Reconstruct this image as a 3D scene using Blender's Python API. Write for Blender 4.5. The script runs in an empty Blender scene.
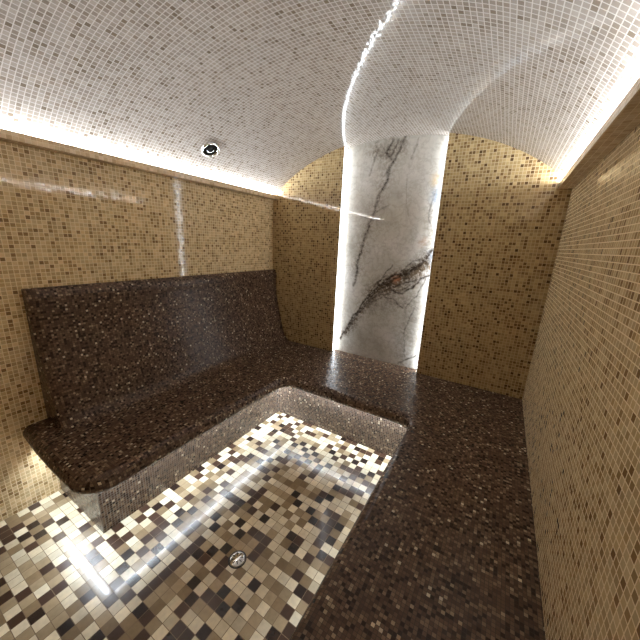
import bpy, bmesh, math, random
from mathutils import Vector, Matrix, Euler

S = bpy.context.scene
C = S.collection
random.seed(7)

# ------------------------------------------------------------------ room dimensions (metres)
W = 2.164            # left wall x=0, right wall x=W
FRONT = -2.64        # wall behind the camera; back wall face at y=0
HB = 0.45            # seat height
M1, M2 = 0.698, 1.465  # marble niche
REC = 0.06           # niche depth
LEDGE_Z0, LEDGE_Z1, LEDGE_W = 1.762, 1.798, 0.067

def vault_z(x):
    dx = min(abs(x - W / 2), 1.24)
    return 2.169 - 0.80 * (1 - math.sqrt(1 - (dx / 1.25) ** 2))

# ------------------------------------------------------------------ node helpers
def lin(c):
    return tuple(((v / 12.92) if v <= 0.04045 else ((v + 0.055) / 1.055) ** 2.4) for v in c) + (1.0,)

def rgb(r, g, b):
    return lin((r / 255, g / 255, b / 255))

def new_mat(name):
    m = bpy.data.materials.new(name)
    m.use_nodes = True
    nt = m.node_tree
    return m, nt, nt.nodes['Principled BSDF']

class NB:
    def __init__(s, nt): s.nt = nt
    def n(s, t, **k):
        o = s.nt.nodes.new(t)
        for a, b in k.items(): setattr(o, a, b)
        return o
    def put(s, sock, v):
        if isinstance(v, bpy.types.NodeSocket): s.nt.links.new(v, sock)
        else: sock.default_value = v
    def m(s, op, a, b=0.0, c=0.0, clamp=False):
        o = s.n('ShaderNodeMath', operation=op); o.use_clamp = clamp
        s.put(o.inputs[0], a); s.put(o.inputs[1], b); s.put(o.inputs[2], c)
        return o.outputs[0]
    def v(s, op, a, b=(0, 0, 0), scale=None):
        o = s.n('ShaderNodeVectorMath', operation=op)
        s.put(o.inputs[0], a)
        if op not in ('LENGTH', 'NORMALIZE', 'FLOOR', 'FRACTION', 'SCALE'): s.put(o.inputs[1], b)
        if scale is not None: s.put(o.inputs['Scale'], scale)
        return o.outputs['Value'] if op in ('LENGTH', 'DOT_PRODUCT', 'DISTANCE') else o.outputs['Vector']
    def mix(s, f, a, b, mode='MIX'):
        o = s.n('ShaderNodeMix', data_type='RGBA', blend_type=mode)
        s.put(o.inputs[0], f); s.put(o.inputs[6], a); s.put(o.inputs[7], b)
        return o.outputs[2]
    def ramp(s, f, stops, interp='CONSTANT'):
        o = s.n('ShaderNodeValToRGB'); cr = o.color_ramp; cr.interpolation = interp
        while len(cr.elements) < len(stops): cr.elements.new(0.5)
        for e, (p, c) in zip(cr.elements, stops): e.position = p; e.color = c
        s.put(o.inputs[0], f)
        return o.outputs[0]

def mosaic(name, pitch, stops, grout, gw, rough, tilt, inner=0.12, checker=0.0, spec=0.5, var=0.15, grout_h=None):
    """square stone mosaic: one random colour and one slight tilt per tesserae, joints of grout"""
    m, nt, bs = new_mat(name); b = NB(nt)
    uv = b.n('ShaderNodeUVMap').outputs[0]
    p = b.v('SCALE', uv, scale=1.0 / pitch)
    cell = b.v('FLOOR', p); fr = b.v('FRACTION', p)
    wn = b.n('ShaderNodeTexWhiteNoise', noise_dimensions='3D'); b.put(wn.inputs['Vector'], b.v('ADD', cell, (0.5, 0.5, 0.5)))
    val = wn.outputs['Value']
    sx = b.n('ShaderNodeSeparateXYZ'); b.put(sx.inputs[0], cell)
    if checker:
        par = b.m('MODULO', b.m('ABSOLUTE', b.m('ADD', sx.outputs[0], sx.outputs[1])), 2.0)
        val = b.m('ADD', b.m('MULTIPLY', val, 1 - checker), b.m('MULTIPLY', par, checker), clamp=True)
    col = b.ramp(val, stops)
    # stone grain inside each chip
    nz = b.n('ShaderNodeTexNoise'); nz.inputs['Scale'].default_value = 2.2; nz.inputs['Detail'].default_value = 3
    off = b.v('ADD', p, b.v('SCALE', wn.outputs['Color'], scale=37.0)); b.put(nz.inputs['Vector'], off)
    g = b.m('ADD', b.m('MULTIPLY', b.m('SUBTRACT', nz.outputs[0], 0.5), inner * 2), 1.0)
    wn2 = b.n('ShaderNodeTexWhiteNoise', noise_dimensions='3D'); b.put(wn2.inputs['Vector'], b.v('ADD', cell, (11.5, 3.5, 7.5)))
    g2 = b.m('MULTIPLY', g, b.m('ADD', b.m('MULTIPLY', b.m('SUBTRACT', wn2.outputs['Value'], 0.5), var * 2), 1.0))
    comb = b.n('ShaderNodeCombineXYZ')
    for i in range(3): b.put(comb.inputs[i], g2)
    col = b.v('MULTIPLY', col, comb.outputs[0])
    sf = b.n('ShaderNodeSeparateXYZ'); b.put(sf.inputs[0], fr)
    def edge(c): return b.m('MINIMUM', c, b.m('SUBTRACT', 1.0, c))
    eu, ev = edge(sf.outputs[0]), edge(sf.outputs[1])
    isg = b.m('LESS_THAN', b.m('MINIMUM', eu, ev), gw / pitch / 2)
    if grout_h is not None:       # joints in one direction show a touch stronger
        pass
    bc = b.mix(isg, col, grout)
    b.put(bs.inputs['Base Color'], bc)
    b.put(bs.inputs['Roughness'], b.m('ADD', b.m('MULTIPLY', isg, 0.55), rough, clamp=True))
    bs.inputs['Specular IOR Level'].default_value = spec
    geo = b.n('ShaderNodeNewGeometry')
    k = b.m('MULTIPLY', b.m('SUBTRACT', 1.0, isg), tilt)
    dv = b.v('SCALE', b.v('SUBTRACT', wn2.outputs['Color'], (0.5, 0.5, 0.5)), scale=k)
    b.put(bs.inputs['Normal'], b.v('NORMALIZE', b.v('ADD', geo.outputs['Normal'], dv)))
    return m

def emit(name, col, strength):
    m = bpy.data.materials.new(name); m.use_nodes = True; nt = m.node_tree; nt.nodes.clear()
    e = nt.nodes.new('ShaderNodeEmission'); o = nt.nodes.new('ShaderNodeOutputMaterial')
    e.inputs[0].default_value = col; e.inputs[1].default_value = strength
    nt.links.new(e.outputs[0], o.inputs[0])
    return m

def plain(name, col, rough=0.4, metal=0.0, bump=0.0):
    m, nt, bs = new_mat(name); b = NB(nt)
    nz = b.n('ShaderNodeTexNoise'); nz.inputs['Scale'].default_value = 60
    tc = b.n('ShaderNodeTexCoord'); b.put(nz.inputs['Vector'], tc.outputs['Object'])
    dark = tuple(c * 0.85 for c in col[:3]) + (1,)
    b.put(bs.inputs['Base Color'], b.mix(nz.outputs[0], dark, col))
    bs.inputs['Roughness'].default_value = rough; bs.inputs['Metallic'].default_value = metal
    return m

# ------------------------------------------------------------------ materials
BEIGE = [(0.0, rgb(208, 181, 137)), (0.25, rgb(198, 170, 126)), (0.5, rgb(216, 191, 149)), (0.68, rgb(188, 159, 114)),
         (0.80, rgb(168, 138, 94)), (0.92, rgb(142, 111, 72))]
mat_wall = mosaic('beige_marble_mosaic', 0.0188, BEIGE, rgb(236, 216, 176), 0.0026, 0.06, 0.014, spec=0.4)
BEIGE2 = [(0.0, rgb(168, 144, 102)), (0.3, rgb(157, 133, 92)), (0.55, rgb(180, 157, 114)), (0.72, rgb(140, 114, 76)),
          (0.85, rgb(116, 90, 56)), (0.955, rgb(92, 68, 42))]
mat_back = mosaic('ochre_marble_mosaic', 0.0195, BEIGE2, rgb(192, 170, 130), 0.0030, 0.06, 0.014, spec=0.45)
VAULT = [(0.0, rgb(162, 151, 141)), (0.35, rgb(154, 142, 131)), (0.6, rgb(168, 158, 148)), (0.8, rgb(145, 132, 119)), (0.94, rgb(127, 113, 98))]
mat_vault = mosaic('pale_mosaic', 0.0188, VAULT, rgb(198, 191, 182), 0.0028, 0.06, 0.022, var=0.08)
BROWN = [(0.0, rgb(98, 76, 61)), (0.26, rgb(84, 64, 51)), (0.48, rgb(110, 88, 71)), (0.68, rgb(52, 38, 30)),
         (0.83, rgb(130, 107, 86)), (0.945, rgb(160, 139, 114)), (0.985, rgb(206, 190, 164))]
mat_bench = mosaic('dark_brown_mosaic', 0.0108, BROWN, rgb(50, 38, 30), 0.0011, 0.26, 0.12, spec=0.35)
mat_ped = mosaic('dark_brown_mosaic_with_pale_joints', 0.0125, BROWN, rgb(138, 129, 119), 0.0018, 0.24, 0.12, spec=0.5)
FLOOR = [(0.0, rgb(228, 216, 188)), (0.30, rgb(212, 198, 168)), (0.42, rgb(168, 148, 117)), (0.56, rgb(138, 117, 88)),
         (0.67, rgb(72, 52, 40)), (0.84, rgb(46, 33, 27))]
mat_floor = mosaic('cream_and_brown_floor_mosaic', 0.0435, FLOOR, rgb(120, 98, 72), 0.0022, 0.26, 0.008, inner=0.22, checker=0.22, spec=0.45)
mat_floor.node_tree.nodes['Principled BSDF'].inputs['Coat Weight'].default_value = 0.30
mat_floor.node_tree.nodes['Principled BSDF'].inputs['Coat Roughness'].default_value = 0.10

COOL = (0.88, 0.94, 1.0, 1)
mat_cove = emit('cove_led', COOL, 58)
mat_niche = emit('niche_led', COOL, 5.8)
mat_under = emit('bench_led', (0.80, 0.90, 1.0, 1), 52)
mat_alu = plain('anodised_aluminium', rgb(190, 190, 190), 0.35, 1.0)
mat_chrome = plain('polished_chrome', rgb(225, 225, 225), 0.08, 1.0)
mat_dark = plain('dark_lamp_recess', rgb(24, 24, 26), 0.3, 0.3)
mat_lens = plain('unlit_lamp_glass', rgb(70, 74, 76), 0.06, 0.6)

# veins read off the slab as polylines (x, z), half-width, depth of tone
VEINS = [
    ([(1.17, 1.07), (1.26, 1.05), (1.34, 1.10), (1.40, 1.18), (1.46, 1.21)], 0.012, 0.95),
    ([(1.08, 1.10), (1.18, 1.18), (1.27, 1.20), (1.36, 1.27), (1.45, 1.38)], 0.017, 1.1),
    ([(1.00, 0.93), (1.10, 1.00), (1.20, 1.00), (1.28, 0.94)], 0.008, 0.6),
    ([(1.34, 0.55), (1.32, 0.75), (1.36, 0.95)], 0.009, 0.5),
    ([(1.43, 1.50), (1.38, 1.64), (1.42, 1.80)], 0.009, 0.5),
    ([(0.90, 1.62), (1.00, 1.66), (1.08, 1.70)], 0.010, 0.45),
    ([(1.15, 2.16), (1.10, 2.03), (1.054, 1.96), (1.045, 1.88), (0.992, 1.74), (0.95, 1.59), (0.91, 1.44), (0.86, 1.23), (0.835, 1.06)], 0.019, 0.8),
    ([(1.06, 2.16), (1.02, 2.08), (1.07, 2.03)], 0.014, 0.8),
    ([(1.11, 2.16), (1.06, 2.05)], 0.010, 0.6),
    ([(0.95, 2.10), (0.93, 2.00), (0.91, 1.92)], 0.014, 0.45),
    ([(1.26, 2.14), (1.22, 2.02)], 0.010, 0.45),
    ([(1.20, 1.88), (1.22, 1.72), (1.25, 1.62)], 0.007, 0.35),
    ([(0.745, 0.56), (0.84, 0.75), (0.94, 0.93), (1.07, 1.09), (1.22, 1.17), (1.33, 1.24), (1.42, 1.36)], 0.014, 0.95),
    ([(0.79, 0.62), (0.90, 0.83), (1.02, 0.98), (1.15, 1.08), (1.30, 1.13), (1.44, 1.20)], 0.010, 0.75),
    ([(0.83, 0.72), (0.99, 0.98), (1.12, 1.20), (1.16, 1.26)], 0.008, 0.75),
    ([(0.76, 0.60), (0.86, 0.80), (0.97, 0.98), (1.06, 1.12), (1.12, 1.17)], 0.009, 0.8),
    ([(0.80, 0.66), (0.93, 0.89), (1.06, 1.05), (1.20, 1.15), (1.28, 1.24), (1.38, 1.28)], 0.010, 0.8),
    ([(1.02, 1.00), (1.16, 1.03), (1.29, 1.09), (1.37, 1.16)], 0.009, 0.6),
    ([(1.22, 1.20), (1.31, 1.30), (1.40, 1.33)], 0.010, 0.7),
    ([(1.29, 0.46), (1.38, 0.53), (1.47, 0.60)], 0.009, 0.8),
    ([(1.30, 0.95), (1.38, 1.05), (1.44, 1.22)], 0.008, 0.65),
]
VEIL = [
    ([(1.10, 1.08), (1.22, 1.14), (1.33, 1.22), (1.42, 1.30)], 0.085, 2.2),
    ([(0.80, 0.64), (0.95, 0.88), (1.10, 1.06)], 0.05, 1.2),
    ([(0.94, 2.10), (1.05, 2.08), (1.12, 2.10)], 0.10, 0.8),
    ([(1.02, 1.02), (1.20, 1.12), (1.33, 1.20), (1.44, 1.32)], 0.12, 1.3),
    ([(0.96, 0.90), (1.15, 0.98), (1.35, 0.98)], 0.13, 0.45),
    ([(1.33, 0.50), (1.34, 0.9)], 0.10, 0.35),
    ([(1.07, 2.14), (1.04, 1.98), (0.98, 1.66), (0.86, 1.2)], 0.10, 0.35),
    ([(1.44, 1.30), (1.40, 1.60), (1.46, 1.90)], 0.08, 0.4),
]

from mathutils import noise as MN
def warp(x, z, veil=False):
    a = MN.noise_vector(Vector((x * 7, z * 7, 0.3))); c = MN.noise_vector(Vector((x * 30, z * 30, 4.1)))
    return x + 0.016 * a.x + 0.009 * c.x, z + 0.016 * a.y + 0.009 * c.y
def field(x, z, chains):
    x, z = warp(x, z); best = 0.0
    for pts, w, s in chains:
        for (ax, az), (cx, cz) in zip(pts, pts[1:]):
            bx_, bz_ = cx - ax, cz - az
            h = max(0.0, min(1.0, ((x - ax) * bx_ + (z - az) * bz_) / (bx_ * bx_ + bz_ * bz_)))
            d = math.hypot(x - ax - bx_ * h, z - az - bz_ * h)
            k = (1 - d / w) * s
            if k > best: best = k
    return best

def marble():
    m, nt, bs = new_mat('veined_white_marble'); b = NB(nt)
    tc = b.n('ShaderNodeTexCoord'); P = tc.outputs['Object']
    sp = b.n('ShaderNodeSeparateXYZ'); b.put(sp.inputs[0], P)
    cb = b.n('ShaderNodeCombineXYZ'); b.put(cb.inputs[0], sp.outputs[0]); b.put(cb.inputs[1], sp.outputs[2])
    Q = cb.outputs[0]
    def noise(scale, detail=4, vec=None, rough=0.55):
        o = b.n('ShaderNodeTexNoise'); o.inputs['Scale'].default_value = scale; o.inputs['Detail'].default_value = detail
        o.inputs['Roughness'].default_value = rough
        b.put(o.inputs['Vector'], vec or Q); return o
    def attr(n):
        o = b.n('ShaderNodeAttribute'); o.attribute_name = n; return o.outputs['Fac']
    PW = b.v('ADD', Q, b.v('SCALE', b.v('SUBTRACT', noise(14, 4).outputs['Color'], (0.5, 0.5, 0.5)), scale=0.07))
    acc = attr('vein'); veil = attr('veil')
    fine = noise(42, 6, rough=0.7).outputs[0]
    net = b.m('SUBTRACT', 1.0, b.m('DIVIDE', b.m('ABSOLUTE', b.m('SUBTRACT', noise(13, 6, PW).outputs[0], 0.5)), 0.05), clamp=True)
    base = b.ramp(noise(4, 6).outputs[0], [(0.3, rgb(168, 162, 151)), (0.5, rgb(188, 182, 172)), (0.7, rgb(202, 197, 190))], 'EASE')
    base = b.mix(b.m('MULTIPLY', b.m('SUBTRACT', fine, 0.45, clamp=True), 1.6), base, rgb(150, 146, 138))
    base = b.mix(b.m('MULTIPLY', net, 0.24), base, rgb(120, 110, 96))
    vn = b.m('MULTIPLY', veil, b.m('MULTIPLY', b.m('SUBTRACT', fine, 0.36, clamp=True), 4.2), clamp=True)
    base = b.mix(vn, base, rgb(104, 90, 74))
    base = b.mix(b.m('MULTIPLY', veil, b.m('MULTIPLY', net, 0.5), clamp=True), base, rgb(58, 48, 38))
    # a little rust and blue where the veins gather
    def blob(x, z, r, s, col, base):
        d = b.v('DISTANCE', PW, (x, z, 0))
        k = b.m('MULTIPLY', b.m('MULTIPLY', b.m('SUBTRACT', 1.0, b.m('DIVIDE', d, r), clamp=True), s), b.m('MULTIPLY', fine, 1.8), clamp=True)
        return b.mix(k, base, col)
    base = blob(1.40, 1.86, 0.05, 0.7, rgb(178, 150, 108), base)
    base = blob(1.45, 1.76, 0.09, 0.9, rgb(120, 138, 158), base)
    base = blob(1.20, 1.16, 0.05, 1.0, rgb(176, 116, 84), base)
    base = blob(1.37, 1.44, 0.05, 0.7, rgb(168, 134, 108), base)
    base = blob(1.46, 1.35, 0.07, 0.7, rgb(130, 142, 156), base)
    base = b.mix(b.m('MULTIPLY', acc, b.m('MULTIPLY', b.m('SUBTRACT', fine, 0.22, clamp=True), 3.4), clamp=True), base, rgb(52, 42, 34))
    b.put(bs.inputs['Base Color'], base)
    bs.inputs['Roughness'].default_value = 0.04
    return m
mat_marble = marble()

# ------------------------------------------------------------------ mesh helpers
def finish(name, bm, mat, parent=None, uvmode='box', smooth=False):
    bmesh.ops.recalc_face_normals(bm, faces=bm.faces) if uvmode != 'keepn' else None
    if uvmode in ('box', 'keepn'):
        uvl = bm.loops.layers.uv.verify()
        for f in bm.faces:
            n = f.normal; ax = max(range(3), key=lambda i: abs(n[i]))
            for l in f.loops:
                c = l.vert.co
                l[uvl].uv = (c.y, c.z) if ax == 0 else (c.x, c.z) if ax == 1 else (c.x, c.y)
    me = bpy.data.meshes.new(name); bm.to_mesh(me); bm.free()
    me.materials.append(mat)
    if smooth:
        for p in me.polygons: p.use_smooth = True
    o = bpy.data.objects.new(name, me); C.objects.link(o)
    if parent: o.parent = parent
    return o

def loc_to(o, v):
    """put the object's origin at v, geometry stays (UVs are already laid in room metres)"""
    v = Vector(v); o.data.transform(Matrix.Translation(-v)); o.location = v
    return o

def box(bm, a, c):
    vs = [bm.verts.new((x, y, z)) for x in (a[0], c[0]) for y in (a[1], c[1]) for z in (a[2], c[2])]
    for q in ((0, 1, 3, 2), (4, 6, 7, 5), (0, 4, 5, 1), (2, 3, 7, 6), (0, 2, 6, 4), (1, 5, 7, 3)):
        bm.faces.new([vs[i] for i in q])

def quad(bm, pts): return bm.faces.new([bm.verts.new(p) for p in pts])

def prism(bm, poly, axis, a, c):
    """extrude a 2-D polygon along an axis: x -> poly=(y,z), y -> (x,z), z -> (x,y)"""
    def P(p, t): return {'x': (t, p[0], p[1]), 'y': (p[0], t, p[1]), 'z': (p[0], p[1], t)}[axis]
    A = [bm.verts.new(P(p, a)) for p in poly]; B = [bm.verts.new(P(p, c)) for p in poly]
    bm.faces.new(A); bm.faces.new(B[::-1])
    n = len(poly)
    for i in range(n): bm.faces.new((A[i], B[i], B[(i + 1) % n], A[(i + 1) % n]))

def empty(name, loc, label, cat, group=None):
    o = bpy.data.objects.new(name, None); C.objects.link(o); o.location = loc; o.empty_display_size = 0.1
    o['label'] = label; o['category'] = cat
    if group: o['group'] = group
    return o

def under(o, t):
    """parent a mesh made in room coordinates to a thing's Empty"""
    o.parent = t; o.matrix_parent_inverse = Matrix.Identity(4)
    o.data.transform(Matrix.Translation(-Vector(t.location)))
    return o

def lathe(bm, prof, n=40):
    rings = [[bm.verts.new((r * math.cos(2 * math.pi * i / n), r * math.sin(2 * math.pi * i / n), z)) for i in range(n)] for r, z in prof]
    for A, B in zip(rings, rings[1:]):
        for i in range(n): bm.faces.new((A[i], A[(i + 1) % n], B[(i + 1) % n], B[i]))
    return rings

def structure(o, label=None):
    o['kind'] = 'structure'
    if label: o['label'] = label
    return o

# ------------------------------------------------------------------ room shell
T = 0.08
bm = bmesh.new(); box(bm, (-T, FRONT - T, -T), (W + T, REC + T, 0))
structure(finish('floor', bm, mat_floor), 'cream, tan and dark brown checked mosaic floor')
bm = bmesh.new(); box(bm, (-T, FRONT - T, 0), (0, REC + T, 1.78))
structure(finish('wall_left', bm, mat_wall), 'beige mosaic wall behind the tall backrest')
bm = bmesh.new(); box(bm, (W, FRONT - T, 0), (W + T, REC + T, 1.78))
structure(finish('wall_right', bm, mat_wall), 'beige mosaic wall at the right of the room')

def archtop(x0, x1, n=24):
    return [(x0 + (x1 - x0) * i / n, vault_z(x0 + (x1 - x0) * i / n)) for i in range(n + 1)]
bm = bmesh.new()
prism(bm, [(M1, 0.0), (0.0, 0.0)] + archtop(0.0, M1), 'y', 0.0, REC + T)
prism(bm, [(W, 0.0), (M2, 0.0)] + archtop(M2, W), 'y', 0.0, REC + T)
prism(bm, [(M2, 0.0), (M1, 0.0)] + archtop(M1, M2), 'y', REC + 0.02, REC + T)
prism(bm, [(M2, 0.0), (M1, 0.0), (M1, HB - 0.09), (M2, HB - 0.09)], 'y', 0.0, REC + 0.02)
structure(finish('wall_back', bm, mat_back), 'ochre mosaic end wall on both sides of the marble slab')
bm = bmesh.new()
prism(bm, [(W, 0.0), (0.0, 0.0)] + archtop(0, W, 48), 'y', FRONT - T, FRONT)
structure(finish('wall_front', bm, mat_wall))

# barrel vault
bm = bmesh.new(); uvl = bm.loops.layers.uv.verify()
N = 72; outer = 0.06; ys = (FRONT - T, REC + T)
# one flat facet per row of tesserae
fine = [(-T + (W + 2 * T) * i / 4000) for i in range(4001)]
acc_, xs, arc = 0.0, [fine[0]], [0.0]
for a, c in zip(fine, fine[1:]):
    acc_ += math.hypot(c - a, vault_z(c) - vault_z(a))
    if acc_ >= len(xs) * 0.0188: xs.append(c); arc.append(len(xs) * 0.0188 - 0.0188)
N = len(xs) - 1
V = [[bm.verts.new((x, y, vault_z(x))) for y in ys] for x in xs]
U = [[bm.verts.new((x, y, vault_z(x) + outer)) for y in ys] for x in xs]
for i in range(N):
    f = bm.faces.new((V[i][0], V[i + 1][0], V[i + 1][1], V[i][1]))
    for l, (a, y) in zip(f.loops, ((arc[i], ys[0]), (arc[i + 1], ys[0]), (arc[i + 1], ys[1]), (arc[i], ys[1]))): l[uvl].uv = (a, y)
    bm.faces.new((U[i][0], U[i][1], U[i + 1][1], U[i + 1][0]))
    for k in (0, 1): bm.faces.new((V[i][k], U[i][k], U[i + 1][k], V[i + 1][k]))
for i in (0, N): bm.faces.new((V[i][0], V[i][1], U[i][1], U[i][0]))
structure(finish('ceiling', bm, mat_vault, uvmode='own'), 'barrel-vaulted pale mosaic ceiling')

# ------------------------------------------------------------------ light ledges under the vault
def ledge(side, label):
    s = 1 if side == 'left' else -1
    X = lambda x: x if s == 1 else W - x
    t = empty('cove_ledge', (X(0.034), FRONT / 2, LEDGE_Z0), label, 'light ledge')
    g = 0.001
    poly = [(g, LEDGE_Z0), (LEDGE_W, LEDGE_Z0), (LEDGE_W, LEDGE_Z1 - 0.002), (LEDGE_W - 0.002, LEDGE_Z1), (LEDGE_W - 0.010, LEDGE_Z1),
            (LEDGE_W - 0.010, LEDGE_Z0 + 0.010), (g, LEDGE_Z0 + 0.010)]
    bm = bmesh.new(); prism(bm, [(X(a), c) for a, c in poly], 'y', FRONT + g, -g)
    under(finish('trough', bm, mat_ledge), t)
    bm = bmesh.new(); n = 8; y0, y1 = FRONT + 0.02, -0.01
    x0, x1, z = X(0.032), X(0.046), LEDGE_Z1 - 0.012
    zo, zi = LEDGE_Z1 + 0.004, LEDGE_Z1 - 0.010
    za, zb = (zo, zi) if x0 < x1 else (zi, zo)
    for i in range(n):
        a = y0 + (y1 - y0) * i / n; c = y0 + (y1 - y0) * (i + 1) / n - 0.0
        quad(bm, [(min(x0, x1), a, za), (max(x0, x1), a, zb), (max(x0, x1), c, zb), (min(x0, x1), c, za)])
    o = under(finish('led_strip', bm, mat_cove, uvmode='keepn'), t)
    o['label'] = 'glowing white light strip'
    bm = bmesh.new(); prism(bm, [(x0, LEDGE_Z0 + 0.011), (x1, LEDGE_Z0 + 0.011), (x1, zi - 0.001), (x0, zo - 0.001)], 'y', y0, y1)
    under(finish('strip_base', bm, mat_alu), t)
    return t
LEDGE = [(0.0, rgb(206, 180, 144)), (0.3, rgb(198, 171, 134)), (0.6, rgb(212, 188, 154)), (0.85, rgb(188, 160, 122))]
mat_ledge = mosaic('ledge_mosaic', 0.0200, LEDGE, rgb(214, 192, 158), 0.0014, 0.2, 0.02, var=0.06)
ledge('left', 'long thin beige light ledge high on the left wall, glowing white along its top')
ledge('right', 'long thin light ledge high on the right wall with a dark brownish underside')

# ------------------------------------------------------------------ marble slab and its light strips
bm = bmesh.new()
g = 0.001
NX, NZ = 190, 420
vein = []; veil_ = []
front = []
for i in range(NX + 1):
    x = M1 + g + (M2 - M1 - 2 * g) * i / NX; top = vault_z(x) - g; col_ = []
    for j in range(NZ + 1):
        z = HB + g + (top - HB - g) * j / NZ
        col_.append(bm.verts.new((x, REC, z))); vein.append(field(x, z, VEINS)); veil_.append(field(x, z, VEIL))
    front.append(col_)
for i in range(NX):
    for j in range(NZ): bm.faces.new((front[i][j], front[i + 1][j], front[i + 1][j + 1], front[i][j + 1]))
rim = [front[i][0] for i in range(NX)] + [front[NX][j] for j in range(NZ)] + [front[i][NZ] for i in range(NX, 0, -1)] + [front[0][j] for j in range(NZ, 0, -1)]
back = [bm.verts.new((v.co.x, REC + 0.018, v.co.z)) for v in rim]
for i in range(len(rim)):
    k = (i + 1) % len(rim); bm.faces.new((rim[i], back[i], back[k], rim[k]))
bm.faces.new(back)
o = finish('marble_slab', bm, mat_marble)
nb = len(o.data.vertices) - len(vein)
for nm, vals in (('vein', vein), ('veil', veil_)):
    at = o.data.attributes.new(nm, 'FLOAT', 'POINT'); at.data.foreach_set('value', vals + [0.0] * nb)
o['label'] = 'tall grey-white marble slab with dark brown veins set in the end wall'; o['category'] = 'marble panel'

def nichestrip(xw, s, label):
    top = vault_z(xw) - 0.004
    t = empty('vertical_light_strip', (xw + s * 0.003, 0.03, HB + 0.002), label, 'light strip', 'light strips beside the marble slab')
    bm = bmesh.new(); box(bm, (min(xw + s * .0005, xw + s * .005), 0.008, HB + 0.002), (max(xw + s * .0005, xw + s * .005), 0.056, top))
    under(finish('channel', bm, mat_alu), t)
    bm = bmesh.new(); n = 6
    for i in range(n):
        a = HB + 0.004 + (top - HB - 0.006) * i / n; c = HB + 0.004 + (top - HB - 0.006) * (i + 1) / n
        q = [(xw + s * .0056, 0.010, a), (xw + s * .0056, 0.054, a), (xw + s * .0056, 0.054, c), (xw + s * .0056, 0.010, c)]
        quad(bm, q if s == -1 else q[::-1])
    o = under(finish('diffuser', bm, mat_niche, uvmode='keepn'), t); o['label'] = 'glowing white diffuser'
nichestrip(M1, 1, 'glowing white vertical light strip along the left edge of the marble slab')
nichestrip(M2, -1, 'glowing white vertical light strip along the right edge of the marble slab')

# ------------------------------------------------------------------ the U-shaped bench
XL, YB, XR, YE = 0.690, -0.675, 1.600, -1.915     # edges of the seat slab
PX, PY, PXR, PE = 0.479, -0.486, 1.790, -1.815    # faces of the pedestal
YF = FRONT + 0.001; G = 0.001
def outline(d, rc=0.13, ri=0.07):
    pts = [(G, YE + d)]
    def arc(cx, cy, r, a0, a1, n=14):
        for i in range(n + 1):
            a = math.radians(a0 + (a1 - a0) * i / n); pts.append((cx + r * math.cos(a), cy + r * math.sin(a)))
    # end edge bows out a little towards the corner
    pts.append((0.20, YE - 0.012 + d)); pts.append((0.40, YE - 0.016 + d))
    arc(XL - rc, YE - 0.016 + rc, rc - d, -90, 0)
    arc(XL + ri, YB - ri, ri + d, 180, 90)
    arc(XR - ri, YB - ri, ri + d, 90, 0)
    pts += [(XR + d, -1.5), (XR + d, -2.0), (XR + d, YF), (W - G, YF), (W - G, -G), (M2 - G, -G), (M2 - G, REC - G), (M1 + G, REC - G), (M1 + G, -G), (G, -G)]
    return pts
bench = empty('tiled_bench', (1.08, -0.4, 0.0),
              'dark brown mosaic U-shaped steam-room bench with a tall curved backrest on the left', 'bench')
bm = bmesh.new()
th = 0.085; R_ = th / 2; prof = []
for i in range(9):
    a = math.pi * i / 8 - math.pi / 2
    prof.append((R_ - R_ * math.cos(a), HB - R_ + R_ * math.sin(a)))
rings = [[bm.verts.new((x, y, z)) for x, y in outline(d)] for d, z in prof]
n = len(rings[0])
for A, B in zip(rings, rings[1:]):
    for i in range(n):
        f = bm.faces.new((A[i], A[(i + 1) % n], B[(i + 1) % n], B[i])); f.smooth = True
bm.faces.new(rings[-1]); bm.faces.new(rings[0][::-1])
under(finish('seat', bm, mat_bench), bench)

bm = bmesh.new()
ped = [(G, PE), (PX, PE), (PX, PY - 0.03), (PX + 0.009, PY - 0.009), (PX + 0.03, PY), (PXR, PY), (PXR, YF), (W - G, YF), (W - G, -G), (G, -G)]
prism(bm, ped, 'z', 0.0005, HB - th - 0.0005)
under(finish('pedestal', bm, mat_ped), bench)

# backrest: profile in x-z, swept along y
ctrl = [(0.001, 1.130), (0.012, 1.134), (0.030, 1.127), (0.044, 1.104), (0.049, 1.075), (0.045, 1.040), (0.045, 0.980), (0.052, 0.905), (0.064, 0.830), (0.080, 0.765), (0.100, 0.690), (0.122, 0.610), (0.143, 0.545), (0.160, 0.500), (0.182, 0.470), (0.214, 0.4535), (0.222, 0.451)]
def smooth_path(p, k=4):
    out = []
    for i in range(len(p) - 1):
        p0 = p[max(i - 1, 0)]; p1 = p[i]; p2 = p[i + 1]; p3 = p[min(i + 2, len(p) - 1)]
        for j in range(k):
            t = j / k
            out.append(tuple(0.5 * (2 * b + (c - a) * t + (2 * a - 5 * b + 4 * c - d) * t * t + (3 * b - a - 3 * c + d) * t ** 3) for a, b, c, d in zip(p0, p1, p2, p3)))
    out.append(p[-1]); return out
pr = smooth_path(ctrl)
bm = bmesh.new(); uvl = bm.loops.layers.uv.verify()
ys = [-1.812 + (1.811) * i / 30 for i in range(31)]
grid = [[bm.verts.new((x, y, z)) for x, z in pr] for y in ys]
al = [0.0]
for a, c in zip(pr, pr[1:]): al.append(al[-1] + math.dist(a, c))
for i in range(30):
    for j in range(len(pr) - 1):
        f = bm.faces.new((grid[i][j], grid[i + 1][j], grid[i + 1][j + 1], grid[i][j + 1])); f.smooth = True
        for l, (yy, aa) in zip(f.loops, ((ys[i], al[j]), (ys[i + 1], al[j]), (ys[i + 1], al[j + 1]), (ys[i], al[j + 1]))): l[uvl].uv = (yy, aa)
b0 = [bm.verts.new((0.001, y, 0.451)) for y in (ys[0], ys[-1])]
for e, r in ((0, grid[0]), (1, grid[-1])):
    f = bm.faces.new(r + [b0[e]])
    for l in f.loops: l[uvl].uv = (l.vert.co.x, l.vert.co.z)
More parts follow.
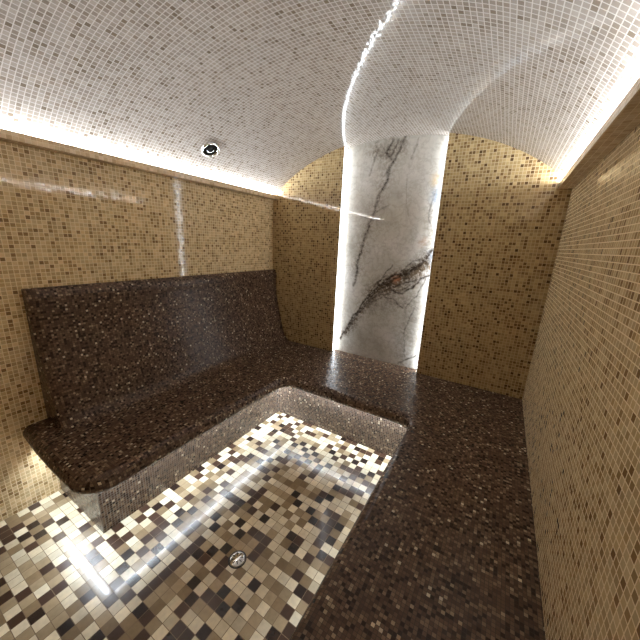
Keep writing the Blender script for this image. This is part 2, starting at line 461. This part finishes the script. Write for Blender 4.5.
bm.faces.new([grid[0][0], b0[0], b0[1], grid[-1][0]] + [grid[k][0] for k in range(29, 0, -1)])
bm.faces.new([b0[0]] + [grid[k][-1] for k in range(31)] + [b0[1]])
under(finish('backrest', bm, mat_bench, uvmode='own'), bench)

# light strip in an aluminium channel under the seat, hugging the pedestal
def run(bm_ch, bm_e, p, q, nrm):
    """p->q along the pedestal face, nrm = outward direction"""
    p = Vector((*p, 0)); q = Vector((*q, 0)); nrm = Vector((*nrm, 0)); z1 = HB - th - 0.001
    a = p + nrm * 0.002; c = q + nrm * 0.002
    def bx(o0, o1, z0, zz):
        pts = [a + nrm * o0, c + nrm * o0, c + nrm * o1, a + nrm * o1]
        lo = Vector((min(v.x for v in pts), min(v.y for v in pts), z0)); hi = Vector((max(v.x for v in pts), max(v.y for v in pts), zz))
        box(bm_ch, lo, hi)
    bx(0.0, 0.036, z1 - 0.004, z1)
    bx(0.033, 0.036, z1 - 0.018, z1 - 0.0041)
    m = max(1, round((q - p).length / 0.35))
    for i in range(m):
        u = a + (c - a) * i / m + nrm * 0.016; v = a + (c - a) * (i + 1) / m + nrm * 0.016
        u2 = u + nrm * 0.014; v2 = v + nrm * 0.014; zz = z1 - 0.006
        f = quad(bm_e, [(u.x, u.y, zz), (v.x, v.y, zz), (v2.x, v2.y, zz), (u2.x, u2.y, zz)])
        f.normal_update()
        if f.normal.z > 0: f.normal_flip()
bc = bmesh.new(); be = bmesh.new()
run(bc, be, (0.01, PE), (PX + 0.001, PE), (0, -1))
run(bc, be, (PX, PE - 0.001), (PX, PY - 0.03), (1, 0))
run(bc, be, (PX + 0.05, PY), (PXR - 0.05, PY), (0, -1))
run(bc, be, (PXR, PY - 0.03), (PXR, FRONT + 0.03), (-1, 0))
under(finish('light_channel', bc, mat_alu), bench)
o = under(finish('led_strip', be, mat_under, uvmode='keepn'), bench); o['label'] = 'glowing white light strip under the seat'

# ------------------------------------------------------------------ round ceiling fitting
fx, fy = 0.209, -0.861
fz = vault_z(fx); sl = (vault_z(fx + .01) - vault_z(fx - .01)) / .02
nrm = Vector((sl, 0, -1)).normalized()     # pointing into the room
t = empty('ceiling_spotlight', (fx, fy, fz), 'small round unlit chrome spotlight set in the vaulted mosaic ceiling', 'spotlight')
t.rotation_euler = Vector((0, 0, -1)).rotation_difference(nrm).to_euler()
bm = bmesh.new(); lathe(bm, [(0.046, 0.002), (0.046, -0.004), (0.049, -0.008), (0.053, -0.0085), (0.058, -0.005), (0.059, -0.0002)])
finish('trim_ring', bm, mat_chrome, t, 'own', True)
bm = bmesh.new(); r = lathe(bm, [(0.0455, -0.003), (0.041, -0.0015), (0.026, -0.0012), (0.0255, -0.004)]); 
finish('baffle', bm, mat_dark, t, 'own', True)
bm = bmesh.new(); r = lathe(bm, [(0.0252, -0.003), (0.021, -0.0075), (0.013, -0.0105), (0.001, -0.0115)]); bm.faces.new(r[-1])
finish('lens', bm, mat_lens, t, 'own', True)

# ------------------------------------------------------------------ floor drain
dx, dy = 1.103, -1.552
t = empty('floor_drain', (dx, dy, 0.0), 'round chrome drain in the middle of the checked mosaic floor', 'drain')
bm = bmesh.new(); r = lathe(bm, [(0.0405, 0.0004), (0.0405, 0.002), (0.036, 0.0026), (0.0355, 0.0006)])
finish('outer_ring', bm, mat_dark, t, 'own', True)
bm = bmesh.new(); r = lathe(bm, [(0.0345, 0.0006), (0.0345, 0.004), (0.032, 0.006), (0.018, 0.0075), (0.004, 0.008)]); bm.faces.new(r[-1])
finish('cover', bm, mat_chrome, t, 'own', True)
bm = bmesh.new()
for k in range(8):
    a = k * math.pi / 4; q = []
    c_, s_ = math.cos(a), math.sin(a)
    for (u, v) in ((0.012, -0.0016), (0.026, -0.0016), (0.026, 0.0016), (0.012, 0.0016)):
        z = 0.0082 if u < 0.02 else 0.0072
        q.append((c_ * u - s_ * v, s_ * u + c_ * v, z))
    quad(bm, q)
finish('slots', bm, mat_dark, t, 'keepn')

# ------------------------------------------------------------------ world, camera, view
w = bpy.data.worlds.new('World'); S.world = w; w.use_nodes = True
w.node_tree.nodes['Background'].inputs[0].default_value = (0, 0, 0, 1)
cam = bpy.data.cameras.new('Camera'); co = bpy.data.objects.new('Camera', cam); C.objects.link(co)
cam.sensor_width = 36; cam.sensor_fit = 'HORIZONTAL'; cam.lens = 300.5353 / 640 * 36; cam.clip_start = 0.01
co.location = (1.9118, -2.284, 1.4082)
co.rotation_euler = (math.radians(75.46766), math.radians(-2.62068), math.radians(31.3248))
S.camera = co
S.view_settings.view_transform = 'Standard'; S.view_settings.look = 'None'
S.view_settings.exposure = 1.38; S.view_settings.gamma = 1.0; S.view_settings.use_curve_mapping = False
S.cycles.max_bounces = 10; S.cycles.diffuse_bounces = 6; S.cycles.glossy_bounces = 5
